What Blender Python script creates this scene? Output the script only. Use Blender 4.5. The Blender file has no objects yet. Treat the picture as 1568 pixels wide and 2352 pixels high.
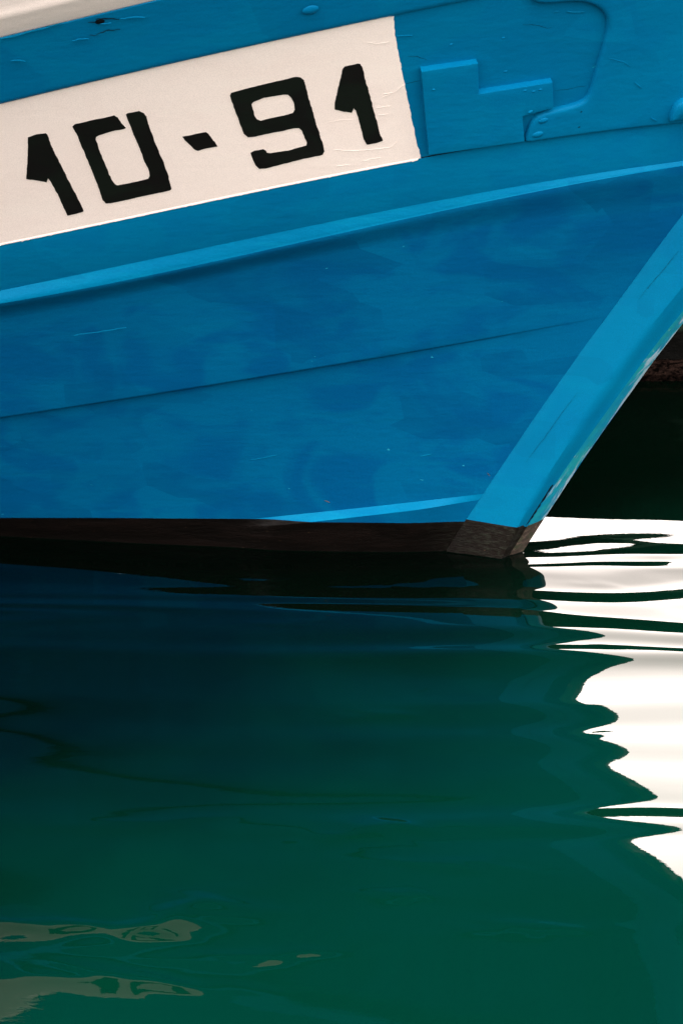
import bpy, bmesh, math, random
import numpy as np
from mathutils import Vector, Matrix, noise
from mathutils.geometry import delaunay_2d_cdt
random.seed(7)
S = bpy.context.scene
COL = S.collection

# ------------------------------------------------------------------ camera
CAM_H = 2.42
PITCH = math.radians(18.4)
FPX = 5849.0                     # focal length in units of a 1568 px wide frame
cd = bpy.data.cameras.new('camera')
cam = bpy.data.objects.new('camera', cd)
COL.objects.link(cam)
cam.location = (0, 0, CAM_H)
cam.rotation_euler = (math.pi/2 - PITCH, 0, 0)
cd.sensor_fit = 'VERTICAL'
cd.angle_y = 2*math.atan(1176/FPX)
cd.clip_start = 0.1
cd.clip_end = 2000
S.camera = cam

# ------------------------------------------------------------------ light
SUN_EL, SUN_AZ = math.radians(62), math.radians(215)   # azimuth clockwise from +Y : behind and left of the camera
w = bpy.data.worlds.new("World"); S.world = w; w.use_nodes = True
nt = w.node_tree; N = nt.nodes; L = nt.links; N.clear()
def nd(t, **k):
    n = N.new(t)
    for a, b in k.items(): setattr(n, a, b)
    return n
out = nd('ShaderNodeOutputWorld'); add = nd('ShaderNodeAddShader')
b1 = nd('ShaderNodeBackground'); b2 = nd('ShaderNodeBackground')
sky = nd('ShaderNodeTexSky', sky_type='NISHITA', sun_disc=False)
sky.sun_elevation = SUN_EL; sky.sun_rotation = SUN_AZ; sky.dust_density = 3
L.new(sky.outputs[0], b1.inputs[0]); b1.inputs[1].default_value = 0.05
tc = nd('ShaderNodeTexCoord'); sp = nd('ShaderNodeSeparateXYZ'); L.new(tc.outputs['Generated'], sp.inputs[0])
mr = nd('ShaderNodeMapRange', interpolation_type='SMOOTHSTEP')
L.new(sp.outputs['Y'], mr.inputs[0]); mr.inputs[1].default_value = 0.3; mr.inputs[2].default_value = 0.78
mr.inputs[3].default_value = 0.85; mr.inputs[4].default_value = 4.15
nz = nd('ShaderNodeTexNoise'); nz.inputs['Scale'].default_value = 2.2; nz.inputs['Detail'].default_value = 5
mp = nd('ShaderNodeMapping'); mp.inputs['Scale'].default_value = (1, 1, 2.5)
L.new(tc.outputs['Generated'], mp.inputs[0]); L.new(mp.outputs[0], nz.inputs[0])
m2 = nd('ShaderNodeMapRange'); L.new(nz.outputs[0], m2.inputs[0])
m2.inputs[1].default_value = .3; m2.inputs[2].default_value = .7; m2.inputs[3].default_value = .88; m2.inputs[4].default_value = 1.12
mm = nd('ShaderNodeMath', operation='MULTIPLY'); L.new(mr.outputs[0], mm.inputs[0]); L.new(m2.outputs[0], mm.inputs[1])
b2.inputs[0].default_value = (1.0, 0.87, 0.79, 1)
zr = nd('ShaderNodeMapRange'); L.new(sp.outputs['Z'], zr.inputs[0])      # brighter overhead than near the horizon
zr.inputs[1].default_value = .0; zr.inputs[2].default_value = 1; zr.inputs[3].default_value = .42; zr.inputs[4].default_value = 2.3
zy = nd('ShaderNodeMapRange'); L.new(sp.outputs['Y'], zy.inputs[0])
zy.inputs[1].default_value = .1; zy.inputs[2].default_value = .6; zy.inputs[3].default_value = 0; zy.inputs[4].default_value = 1
zm = nd('ShaderNodeMix'); L.new(zy.outputs[0], zm.inputs[0]); L.new(zr.outputs[0], zm.inputs[2]); zm.inputs[3].default_value = 1.0
m3 = nd('ShaderNodeMath', operation='MULTIPLY'); L.new(mm.outputs[0], m3.inputs[0]); L.new(zm.outputs[0], m3.inputs[1])
L.new(m3.outputs[0], b2.inputs[1])
L.new(b1.outputs[0], add.inputs[0]); L.new(b2.outputs[0], add.inputs[1]); L.new(add.outputs[0], out.inputs[0])
sl = bpy.data.lights.new('sun', 'SUN'); sl.energy = 2.2; sl.angle = math.radians(12); sl.color = (1, .94, .86)
so = bpy.data.objects.new('sun', sl); COL.objects.link(so)
sd = Vector((math.sin(SUN_AZ)*math.cos(SUN_EL), math.cos(SUN_AZ)*math.cos(SUN_EL), math.sin(SUN_EL)))
so.rotation_euler = (-sd).to_track_quat('-Z', 'Y').to_euler(); so.location = sd*20
S.view_settings.view_transform = 'Standard'; S.view_settings.look = 'None'
S.view_settings.exposure = 1.97; S.view_settings.gamma = 1
S.render.engine = 'CYCLES'
S.cycles.use_denoising = True
S.cycles.max_bounces = 8

# ------------------------------------------------------------------ helpers
def tag(o, label=None, cat=None, group=None, kind=None):
    if label: o['label'] = label
    if cat: o['category'] = cat
    if group: o['group'] = group
    if kind: o['kind'] = kind
    return o
def mesh_obj(name, verts, faces, mat, parent=None, smooth=True, autosmooth=None):
    me = bpy.data.meshes.new(name)
    me.from_pydata([tuple(v) for v in verts], [], [tuple(f) for f in faces]); me.update()
    bm = bmesh.new(); bm.from_mesh(me)
    bmesh.ops.recalc_face_normals(bm, faces=bm.faces)
    bm.to_mesh(me); bm.free()
    me.materials.append(mat)
    me.shade_smooth() if smooth else me.shade_flat()
    if autosmooth: me.set_sharp_from_angle(angle=math.radians(autosmooth))
    o = bpy.data.objects.new(name, me); COL.objects.link(o)
    if parent: o.parent = parent
    return o

# ------------------------------------------------------------------ materials
class Mat:
    def __init__(s, name):
        s.m = bpy.data.materials.new(name); s.m.use_nodes = True
        s.n = s.m.node_tree.nodes; s.l = s.m.node_tree.links
        s.b = s.n['Principled BSDF']
        s.tc = s.n.new('ShaderNodeTexCoord')
    def map(s, scale, loc=(0,0,0)):
        m = s.n.new('ShaderNodeMapping'); m.inputs['Scale'].default_value = scale; m.inputs['Location'].default_value = loc
        s.l.new(s.tc.outputs['Object'], m.inputs[0]); return m.outputs[0]
    def noise(s, scale, vec, detail=4, rough=.5, dist=0):
        n = s.n.new('ShaderNodeTexNoise'); n.inputs['Scale'].default_value = scale
        n.inputs['Detail'].default_value = detail; n.inputs['Roughness'].default_value = rough
        n.inputs['Distortion'].default_value = dist
        s.l.new(vec, n.inputs['Vector']); return n.outputs[0]
    def rng(s, v, a, b, c, d, smooth=False):
        r = s.n.new('ShaderNodeMapRange')
        if smooth: r.interpolation_type = 'SMOOTHSTEP'
        s.l.new(v, r.inputs[0])
        for i, q in enumerate((a, b, c, d)): r.inputs[i+1].default_value = q
        return r.outputs[0]
    def math(s, op, a, b):
        r = s.n.new('ShaderNodeMath'); r.operation = op
        for i, q in enumerate((a, b)):
            if isinstance(q, (int, float)): r.inputs[i].default_value = q
            else: s.l.new(q, r.inputs[i])
        return r.outputs[0]
    def mix(s, f, a, b):
        r = s.n.new('ShaderNodeMix'); r.data_type = 'RGBA'
        if isinstance(f, (int, float)): r.inputs[0].default_value = f
        else: s.l.new(f, r.inputs[0])
        for i, q in ((6, a), (7, b)):
            if isinstance(q, tuple): r.inputs[i].default_value = (*q, 1)
            else: s.l.new(q, r.inputs[i])
        return r.outputs[2]
    def bump(s, h, strength, dist, prev=None):
        r = s.n.new('ShaderNodeBump'); r.inputs['Strength'].default_value = strength
        r.inputs['Distance'].default_value = dist; s.l.new(h, r.inputs['Height'])
        if prev: s.l.new(prev, r.inputs['Normal'])
        return r.outputs[0]

def paint(name, c1, c2, c3, spec=.035, rough=.5, bumps=1.0, chips=None, blotch=1.0):
    """brushed boat paint: c1 base, c2 blotches, c3 streaks"""
    M = Mat(name)
    st = M.noise(1, M.map((1.4, 4, 16)), 6, .62, .3)          # long brush streaks
    bl = M.noise(1, M.map((3.2, 3, 4.2), (3.1, 0, 1.7)), 3, .5, 1.2)
    b3 = M.noise(1, M.map((9, 9, 11), (1, 0, 5)), 5, .6, .6)
    col = M.mix(M.rng(bl, .44, .60, 0, blotch, True), c1, c2)
    col = M.mix(M.rng(st, .50, .72, 0, .75, True), col, c3)
    col = M.mix(M.rng(b3, .54, .70, 0, .45, True), col, c2)
    fine = M.noise(520, M.tc.outputs['Object'], 2, .6)
    k = M.rng(fine, .3, .7, .88, 1.12)
    mul = M.n.new('ShaderNodeMix'); mul.data_type = 'RGBA'; mul.blend_type = 'MULTIPLY'; mul.inputs[0].default_value = 1
    M.l.new(col, mul.inputs[6])
    cc = M.n.new('ShaderNodeCombineColor'); 
    for i in range(3): M.l.new(k, cc.inputs[i])
    M.l.new(cc.outputs[0], mul.inputs[7]); col = mul.outputs[2]
    vo = M.n.new('ShaderNodeTexVoronoi'); vo.distance = 'CHEBYCHEV'; vo.inputs['Scale'].default_value = 1
    M.l.new(M.map((4.2, 2, 7.5), (.3, 0, .4)), vo.inputs['Vector'])
    vc = M.n.new('ShaderNodeSeparateColor'); M.l.new(vo.outputs['Color'], vc.inputs[0])
    patchy = M.math('MULTIPLY', M.rng(vc.outputs[0], .55, .75, 0, .55*blotch), M.rng(st, .35, .6, .2, 1))
    col = M.mix(patchy, col, tuple(q*.80 for q in c2) if max(c1) < .5 else c2)
    if chips:
        v = M.noise(1, M.map((26, 30, 75), (2, 1, 0)), 3, .55, .5)
        col = M.mix(M.rng(v, .755, .775, 0, .8), col, chips)
    M.l.new(col, M.b.inputs['Base Color'])
    M.b.inputs['Roughness'].default_value = rough
    M.b.inputs['Specular IOR Level'].default_value = spec
    g = M.noise(1, M.map((7, 20, 60)), 5, .6, .2)
    gg = M.noise(1, M.map((34, 40, 48)), 4, .6)
    nb = M.bump(g, .16*bumps, .006)
    nb = M.bump(gg, .32*bumps, .0035, nb)
    nb = M.bump(M.noise(210, M.tc.outputs['Object'], 3, .6), .16*bumps, .0016, nb)
    M.l.new(nb, M.b.inputs['Normal'])
    return M.m
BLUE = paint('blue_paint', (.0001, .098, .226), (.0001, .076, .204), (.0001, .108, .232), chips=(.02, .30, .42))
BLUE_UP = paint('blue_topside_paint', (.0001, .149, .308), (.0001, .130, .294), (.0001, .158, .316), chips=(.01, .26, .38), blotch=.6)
STEMBLUE = paint('stem_blue_paint', (.0001, .136, .268), (.0001, .122, .260), (.0001, .146, .275), chips=(.0, .14, .30), blotch=.6, bumps=.45)
RAIL_LIP_BLUE = paint('rail_and_lit_lip_blue', (.0001, .150, .300), (.0001, .132, .285), (.001, .200, .345), chips=(.01, .28, .38), blotch=.6, bumps=1.2)
WHITE = paint('white_paint', (.93, .82, .745), (.91, .79, .715), (.94, .84, .76), spec=.15, bumps=.55, blotch=.6)
BLACK = paint('black_paint', (.006, .006, .0055), (.0065, .0095, .007), (.008, .0075, .007), spec=.08, bumps=.8, chips=(.10, .085, .075))

def nose_mat():
    M = Mat('worn_stem_paint')
    base = M.mix(M.rng(M.noise(1, M.map((6, 10, 9)), 5, .6, .5), .4, .65, 0, 1, True), (.0, .20, .34), (.008, .27, .31))
    n1 = M.noise(1, M.map((5, 14, 3.2), (.3, 0, .2)), 6, .62, .4)
    sp = M.n.new('ShaderNodeSeparateXYZ'); M.l.new(M.tc.outputs['Object'], sp.inputs[0])
    edge = M.rng(sp.outputs['Y'], -.024, .03, -.10, .16)
    zf = M.rng(sp.outputs['Z'], .55, .95, 0, -.14, True)
    wn = M.math('ADD', M.math('ADD', n1, edge), zf)
    col = M.mix(M.rng(wn, .50, .56, 0, .9, True), base, (.30, .44, .52))
    fl = M.noise(1, M.map((30, 60, 22)), 4, .7, .6)
    col = M.mix(M.rng(fl, .66, .70, 0, .8), col, (.25, .45, .45))
    M.l.new(col, M.b.inputs['Base Color'])
    M.b.inputs['Roughness'].default_value = .55; M.b.inputs['Specular IOR Level'].default_value = .2
    nb = M.bump(M.noise(1, M.map((40, 40, 14)), 5, .65), .6, .006)
    M.l.new(M.bump(fl, .4, .003, nb), M.b.inputs['Normal'])
    return M.m
NOSE = nose_mat()
def boot_mat():
    M = Mat('antifouling_paint')
    n1 = M.noise(1, M.map((3, 8, 22)), 6, .65, .6)
    n2 = M.noise(1, M.map((40, 40, 110)), 5, .7, .3)
    col = M.mix(M.rng(n1, .42, .68, 0, 1, True), (.0025, .002, .0016), (.005, .0034, .0028))
    sp = M.n.new('ShaderNodeSeparateXYZ'); M.l.new(M.tc.outputs['Object'], sp.inputs[0])
    fx = M.rng(sp.outputs['X'], -.28, .0, 0, 1, True)       # slime grows round the forefoot
    slime = M.mix(M.rng(n2, .45, .65, 0, 1, True), (.008, .006, .0045), (.020, .022, .016))
    col = M.mix(M.math('MULTIPLY', fx, .8), col, slime)
    rust = M.rng(M.noise(1, M.map((60, 60, 160), (4, 0, 0)), 4, .6), .70, .74, 0, .7)
    col = M.mix(rust, col, (.11, .07, .045))
    M.l.new(col, M.b.inputs['Base Color'])
    M.b.inputs['Roughness'].default_value = .42; M.b.inputs['Specular IOR Level'].default_value = .08
    M.l.new(M.bump(n2, .7, .004, M.bump(n1, .4, .01)), M.b.inputs['Normal'])
    return M.m
BOOT = boot_mat()
def footmat():
    M = Mat('weathered_forefoot')
    n2 = M.noise(1, M.map((25, 60, 90)), 5, .7, .4)
    col = M.mix(M.rng(n2, .4, .65, 0, 1, True), (.035, .025, .018), (.11, .08, .06))
    g = M.noise(1, M.map((20, 20, 30), (1, 2, 3)), 3)
    col = M.mix(M.rng(g, .52, .62, 0, .6), col, (.03, .045, .02))
    M.l.new(col, M.b.inputs['Base Color']); M.b.inputs['Roughness'].default_value = .5
    M.l.new(M.bump(n2, .7, .004), M.b.inputs['Normal'])
    return M.m
FOOT = footmat()
def plain(name, c, rough=.6, spec=.3):
    M = Mat(name)
    n = M.noise(30, M.tc.outputs['Object'], 4)
    M.l.new(M.mix(n, tuple(x*.8 for x in c), tuple(x*1.2 for x in c)), M.b.inputs['Base Color'])
    M.b.inputs['Roughness'].default_value = rough; M.b.inputs['Specular IOR Level'].default_value = spec
    return M.m
CRACK = plain('open_crack', (.003, .006, .008), .8, .05)
DECK = plain('deck_boards', (.25, .2, .15), .7)

# ------------------------------------------------------------------ boat coordinates
PSI = math.radians(24)
F = np.array([math.cos(PSI), -math.sin(PSI), 0.0])
NN = np.array([-math.sin(PSI), -math.cos(PSI), 0.0])
CAMP = np.array([0, 0, CAM_H])
cp, sn = math.cos(PITCH), math.sin(PITCH)
def ray(px, py):
    x = (px-784)/FPX; y = -(py-1176)/FPX
    return np.array([x, cp + y*sn, -sn + y*cp])
def on_water(px, py):
    d = ray(px, py); return CAMP + d*(-CAM_H/d[2])
ORG = on_water(1188, 1273)
def on_plane(px, py, lat):
    d = ray(px, py)
    lam = (lat - (CAMP-ORG)@NN)/(d@NN)
    P = CAMP + d*lam - ORG
    return P@F, P[2]
def fitline(pts, lat, deg=1):
    az = [on_plane(x, y, lat) for x, y in pts]
    c = np.polyfit([q[1] for q in az], [q[0] for q in az], deg)
    return lambda z: np.polyval(c, z)
B0 = .062
a_rab = fitline([(1040,1254), (1070,1193), (1104,1136), (1191,1019), (1240,948), (1384,751), (1470,623), (1508,574), (1568,495)], B0, 2)
a_rid = fitline([(1152,1282), (1187,1212), (1391,887), (1568,655)], B0+.006, 2)
a_nsn = fitline([(1172,1272), (1212,1200), (1429,895), (1568,712)], .026, 2)
a_nsf = fitline([(1205,1263), (1248,1189), (1331,1065), (1444,914), (1568,740)], -.026, 2)
G0, G1, W0, W1 = .41, .34, 1.05, 1.7
def B(t, z):
    zz = max(z, -.25)
    g = G0 + G1*zz
    if t < 0: return g*t
    Wd = W0 + W1*zz
    return Wd*(1-math.exp(-g*t/Wd))
def hit(px, py, off=0.0):
    d = ray(px, py)
    lo, hi = 5.0, 12.0
    def g(l):
        P = CAMP + d*l - ORG
        a, lat, z = P@F, P@NN, P[2]
        return lat - B0 - off - B(a_rab(z)-a, z), a_rab(z)-a, z
    for _ in range(60):
        m = .5*(lo+hi); v = g(m)
        if v[0] > 0: lo = m
        else: hi = m
    return g(lo)[1], g(lo)[2]
def surf(t, z, off=0.0, side=1):
    """boat-local point on the planking: +x forward, near side is -y"""
    a = a_rab(z) - t
    lat = B0 + B(t, z) + off + .003*noise.noise(Vector((t*2.2, z*4.4, 3.7)))*min(1, max(0, t*3))
    return (a, -lat*side, z)
TM = 2.6
def curve(pts, off=0.0, deg=2):
    tz = [hit(x, y, off) for x, y in pts]
    ts = np.array([q[0] for q in tz]); zs = np.array([q[1] for q in tz])
    c = np.polyfit(ts, zs, deg); t1 = ts.max(); t0 = ts.min()
    s1 = np.polyval(np.polyder(c), t1); z1 = np.polyval(c, t1)
    s0 = np.polyval(np.polyder(c), t0); z0 = np.polyval(c, t0)
    def f(t):
        if t > t1: return z1 + s1*1.2*(1-math.exp(-(t-t1)/1.2))
        if t < t0: return z0 + s0*(t-t0)
        return float(np.polyval(c, t))
    f.t0, f.t1 = t0, t1
    return f
def sstep(x, a, b):
    x = min(1, max(0, (x-a)/(b-a))); return x*x*(3-2*x)

# -- feature lines read on the planking
OFF_W, OFF_U = .0032, .014
cBoot = curve([(0,1190), (280,1190), (560,1190), (800,1196), (1060,1197)], 0, 2)
cLipU = curve([(200,1226), (400,1208), (560,1191), (700,1181), (850,1167), (976,1151), (1051,1140), (1100,1135)], 0, 2)
cLipL = curve([(200,1250), (400,1230), (650,1203), (800,1189), (976,1171), (1051,1158), (1098,1150)], .02, 2)
cSeam = curve([(0,957), (293,913), (598,863), (976,800), (1165,768), (1353,733)], 0, 2)
cRailU = curve([(0,666), (191,633), (459,572), (716,514), (1033,459), (1277,414), (1568,369)], 0, 3)
cRailL = curve([(0,697), (373,630), (604,572), (752,543), (1033,488), (1277,429), (1568,383)], .030, 3)
cRailB = curve([(0,735), (373,668), (604,612), (752,582), (1033,530), (1277,505), (1568,475)], .0, 3)
cW = curve([(0,559), (152,531), (459,466), (778,397), (985,356), (1204,325), (1386,302), (1540,277)], 0, 3)
cU = curve([(0,239), (194,191), (517,118), (723,73), (904,35), (1072,0)], 0, 2)
cT = curve([(0,90), (115,53), (330,8), (360,0)], OFF_U, 1)

TS = list(np.concatenate([np.linspace(0, .1, 8), np.arange(.115, 2.9, .015), np.linspace(2.95, 6.6, 45)]))
def aft(t):            # the run aft beyond the picture: sides draw in towards the transom
    return 0 if t < 3.6 else -.09*(t-3.6)**2
boat = bpy.data.objects.new('fishing_boat', None); COL.objects.link(boat)
boat.location = tuple(ORG); boat.rotation_euler = (0, 0, -PSI)
tag(boat, 'blue wooden fishing boat bow with 10-91 painted in black on a white panel', 'boat')

def wob(t, z, k, amp):
    return amp*noise.noise(Vector((t*k, z*k*2, 3.7)))
def strake(name, rows, mat, both=True, autosmooth=32, ts=TS):
    """rows: list of (z(t), off(t)); lofted fore and aft on both sides"""
    V, Fc = [], []
    for side in ((1, -1) if both else (1,)):
        base = len(V)
        for t in ts:
            for zf, of in rows:
                z = zf(t); o = of(t) + aft(t)
                V.append(surf(t, z, o, side))
        n = len(rows)
        for i in range(len(ts)-1):
            for j in range(n-1):
                a = base+i*n+j
                Fc.append((a, a+1, a+n+1, a+n))
    return mesh_obj(name, V, Fc, mat, boat, True, autosmooth)
def between(f, g, k): return lambda t: f(t)*(1-k) + g(t)*k
def const(v): return lambda t: v
Z = const(0)

# bottom paint up to its painted line
t560 = hit(560, 1191)[0]
lipo = lambda t: .027*sstep(t, -.01, .16)*(1-.985*sstep(t, t560-.16, t560+.02))
def lip_z(t): return cLipL(t)
rows = [(const(-.45), const(.01)), (const(-.2), const(.012)), (const(-.08), const(.006))]
def bt(t): return cBoot(t)
# profile of the planking near the water: the lip runs down under the boot line aft
def low_off(t, z):
    u, l = cLipU(t), cLipL(t)
    if l > u-.004: l = u-.004
    k = lipo(t)
    if z >= u: return 0
    if z >= l: return k*(u-z)/(u-l)
    return k*max(0.25, 1-(l-z)/.30)
def low_rows(z0f, z1f, n):
    r = []
    for i in range(n+1):
        def zf(t, k=i/n): return z0f(t)*(1-k)+z1f(t)*k
        def of(t, zf=zf): return low_off(t, zf(t))
        r.append((zf, of))
    return r
mn, mx = (lambda f: (lambda t: min(f(t), cBoot(t)-.0005))), (lambda f: (lambda t: max(f(t), cBoot(t)+.0005)))
def chain(*fs):
    r = []
    for (f, g, n) in fs: r += low_rows(f, g, n)[(1 if r else 0):]
    return r
lipl = lambda t: min(cLipL(t), cLipU(t)-.004)
strake('bottom_paint', chain((const(-.45), const(-.1), 8), (const(-.1), mn(lipl), 10), (mn(lipl), mn(cLipU), 6), (mn(cLipU), cBoot, 6)), BOOT)
HI = lambda t: max(cLipU(t), cBoot(t)) + .03
seam_o = lambda t: .019*sstep(t, -.02, .6)
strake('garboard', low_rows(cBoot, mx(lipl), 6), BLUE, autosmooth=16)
strake('lit_lip_face', low_rows(mx(lipl), lambda t: mx(cLipU)(t)+.0005, 6), RAIL_LIP_BLUE, autosmooth=30, ts=[t for t in TS if t < t560+.25])  # lip's upward face; the light it catches is put in as lighter blue
hullrows = low_rows(lambda t: mx(cLipU)(t)+.0005, HI, 4)
for k in (.25, .5, .75, .93): hullrows.append((between(HI, cSeam, k), Z))
hullrows.append((lambda t: cSeam(t)-.006, lambda t: .0))
hullrows.append((lambda t: cSeam(t)-.0015, lambda t: seam_o(t)*.35))
hullrows.append((lambda t: cSeam(t), lambda t: seam_o(t)*.9))
hullrows.append((lambda t: cSeam(t)+.004, seam_o))
hullrows.append((lambda t: cSeam(t)+.03, seam_o))
for k in (.3, .6, .85): hullrows.append((between(cSeam, cRailB, k), lambda t, k=k: seam_o(t)*(1-k)))
hullrows.append((cRailB, Z))
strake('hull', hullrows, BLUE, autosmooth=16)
# rub rail: lit ledge on top, rounded nose, soft underside fading into the planking
ro = lambda t: .013 + .021*sstep(t, .5, 1.7)
bow_k = lambda t: 1-sstep(t, .6, 1.7)
def rz(k):
    return lambda t: cRailB(t)*(1-k) + cRailL(t)*k
PROF = ((.0, .0, .0), (.12, .01, .02), (.25, .05, .16), (.4, .16, .42), (.55, .34, .74), (.68, .56, 1.02), (.8, .78, 1.20), (.9, .93, 1.24), (1.0, 1.0, 1.12))
def rof(o, ob): return lambda t: ro(t)*(o*(1-bow_k(t))+ob*bow_k(t))
strake('rail_fillet', [(rz(k), rof(o, ob)) for k, o, ob in PROF], BLUE, autosmooth=50)
rr = [(rz(1.0), rof(1.0, 1.12))]
for k, o in ((.08, .985), (.2, .90), (.35, .76), (.55, .52), (.75, .28), (.92, .08)):
    rr.append((between(cRailL, cRailU, k), lambda t, o=o: ro(t)*o))
rr.append((cRailU, lambda t: .0)); rr.append((lambda t: cRailU(t)+.003, const(-.004)))
strake('rub_rail', rr, RAIL_LIP_BLUE, autosmooth=36)
# lower bulwark strake between rail and number panel
wo = lambda t: OFF_W
strake('lower_strake', [(lambda t: cRailU(t)-.004, const(-.001)), (lambda t: cRailU(t)+.02, lambda t: .003), (between(cRailU, cW, .5), wo),
        (lambda t: cW(t)-.005, wo), (lambda t: cW(t)-.001, lambda t: OFF_W*.75), (lambda t: cW(t)+.001, lambda t: -.001)], BLUE_UP)
# bulwark planking
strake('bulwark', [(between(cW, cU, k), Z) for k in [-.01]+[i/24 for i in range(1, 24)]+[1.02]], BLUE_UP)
# top wale, proud of the bulwark
uo = lambda t: OFF_U
strake('sheer_strake', [(lambda t: cU(t)+.002, const(-.002)), (lambda t: cU(t), lambda t: .009), (lambda t: cU(t)+.003, lambda t: OFF_U-.001), (lambda t: cU(t)+.012, uo)] +
       [(between(cU, cT, k), uo) for k in (.3, .5, .7, .9)] + [(lambda t: cT(t)-.004, uo), (lambda t: cT(t)-.001, lambda t: .011), (lambda t: cT(t)+.001, const(-.004))], BLUE_UP)
gw = [(lambda t: cT(t)-.001, const(.0)), (cT, const(.009)), (lambda t: cT(t)+.004, const(.013)), (lambda t: cT(t)+.03, const(.021)), (lambda t: cT(t)+.048, const(.030)),
      (lambda t: cT(t)+.056, const(.033)), (lambda t: cT(t)+.066, const(.030)), (lambda t: cT(t)+.085, const(.026)), (lambda t: cT(t)+.13, const(.030)),
      (lambda t: cT(t)+.16, const(.034)), (lambda t: cT(t)+.168, const(.028)), (lambda t: cT(t)+.17, const(.0)), (lambda t: cT(t)+.17, const(-.08)), (lambda t: cT(t)+.0, const(-.085))]
strake('gunwale', gw, WHITE, autosmooth=40, ts=[t for t in TS if t > .12])

# deck and transom (closed so the boat is a real body)
V, Fc = [], []
dts = [t for t in TS if t > .2][::4]
for t in dts:
    z = cU(t)-.12
    V.append(surf(t, z, aft(t)-.01, 1)); V.append(surf(t, z, aft(t)-.01, -1))
for i in range(len(dts)-1): Fc.append((2*i, 2*i+1, 2*i+3, 2*i+2))
mesh_obj('deck', V, Fc, DECK, boat)
te = TS[-1]; zs = list(np.linspace(-.45, cT(te)+.1, 10))
V = [surf(te, z, aft(te), s) for z in zs for s in (1, -1)]
mesh_obj('transom', V, [(2*i, 2*i+1, 2*i+3, 2*i+2) for i in range(9)], BLUE_UP, boat)

# ------------------------------------------------------------------ stem post
def stem_part(name, prof, mat, z0f, z1f, nz_=70, asm=38):
    """prof: list of (a(z), lateral(z)); z range may differ per profile point (paint line)"""
    V, Fc = [], []; n = len(prof)
    for i in range(nz_+1):
        for j, (af, lf) in enumerate(prof):
            z = z0f(j)*(1-i/nz_) + z1f(j)*i/nz_
            jit = .0022*noise.noise(Vector((j*.7, z*9, 1.3)))+.003*noise.noise(Vector((j*.2, z*2.5, 7.3)))
            V.append((af(z)+jit, -(lf(z)+jit*.3), z))
    for i in range(nz_):
        for j in range(n-1):
            a = i*n+j; Fc.append((a, a+1, a+n+1, a+n))
    return mesh_obj(name, V, Fc, mat, boat, True, asm)
LS = B0+.006
def am(f, g, k): return lambda z: f(z)*(1-k)+g(z)*k
side_prof = [(lambda z: a_rab(z)-.012, lambda z: B0-.012), (lambda z: a_rab(z)-.002, lambda z: LS-.002), (lambda z: a_rab(z)+.004, lambda z: LS)] + \
            [(am(a_rab, a_rid, k), lambda z: LS) for k in (.2, .4, .6, .8, .93)]
bev = [(am(a_rab, a_rid, 1.0), lambda z: LS-.002), (am(a_rid, a_nsn, .22), lambda z: LS-.008), (am(a_rid, a_nsn, .5), lambda z: LS-.018), (am(a_rid, a_nsn, .8), lambda z: .032), (a_nsn, lambda z: .026)]
nose = [(a_nsn, lambda z: .026), (am(a_nsn, a_nsf, .35), lambda z: .014), (am(a_nsn, a_nsf, .7), lambda z: -.004), (am(a_nsn, a_nsf, .95), lambda z: -.020), (a_nsf, lambda z: -.026)]
back = [(a_nsf, lambda z: -.026), (lambda z: a_rid(z)+.01, lambda z: -LS+.02), (a_rid, lambda z: -LS), (a_rab, lambda z: -LS), (lambda z: a_rab(z)-.012, lambda z: -B0+.012)]
ZT = 2.25
zl_side = on_plane(1070, 1193, LS)[1]; zl_rid = on_plane(1187, 1212, LS)[1]; zl_nn = on_plane(1206, 1208, .026)[1]; zl_nf = on_plane(1246, 1192, -.026)[1]

sz = [zl_side]*3 + [zl_side+(zl_rid-zl_side)*k for k in (.2, .4, .6, .8, .93)]
bz = [zl_rid, zl_rid+.002, zl_rid+.003, zl_nn-.001, zl_nn]
nzz = [zl_nn, zl_nn*.65+zl_nf*.35, zl_nn*.3+zl_nf*.7, zl_nf, zl_nf]
kz = [zl_nf, zl_nf, zl_nf, zl_side, zl_side]
stem_part('stem_post', side_prof+bev, STEMBLUE, lambda j: (sz+bz)[j], lambda j: ZT, 110, 30)
stem_part('stem_nose', nose, NOSE, lambda j: nzz[j], lambda j: ZT, 110, 60)
stem_part('stem_back', back, BLUE, lambda j: kz[j], lambda j: ZT, 30)
stem_part('stem_foot', side_prof+bev, BOOT, lambda j: -.4, lambda j: (sz+bz)[j], 40, 30)
stem_part('forefoot_edge', nose+back[1:], FOOT, lambda j: -.4, lambda j: (nzz+kz[1:])[j], 30, 60)
# cap over the stem head
V = [(af(ZT), -lf(ZT), ZT) for af, lf in side_prof+bev+nose[1:]+back[1:]]
mesh_obj('stem_head', V, [tuple(range(len(V)))], BLUE, boat, False)

# ------------------------------------------------------------------ patches lying on the planking
def inside(poly, x, y):
    c = False; n = len(poly); j = n-1
    for i in range(n):
        xi, yi = poly[i]; xj, yj = poly[j]
        if (yi > y) != (yj > y) and x < (xj-xi)*(y-yi)/(yj-yi)+xi: c = not c
        j = i
    return c
def dens(poly, step, jit=0.0, seed=0.0, closed=True):
    r = []
    n = len(poly)
    for i in range(n if closed else n-1):
        a = np.array(poly[i]); b = np.array(poly[(i+1) % n]); m = max(1, int(np.linalg.norm(b-a)/step))
        d = b-a; nl = np.linalg.norm(d); nr = np.array([-d[1], d[0]])/max(nl, 1e-9)
        for k in range(m):
            p = a+(b-a)*k/m
            if jit:
                q = noise.noise(Vector((p[0]*60, p[1]*60, seed))) + .6*noise.noise(Vector((p[0]*230, p[1]*230, seed)))
                p = p + nr*jit*q
            r.append(tuple(p))
    return r
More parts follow.
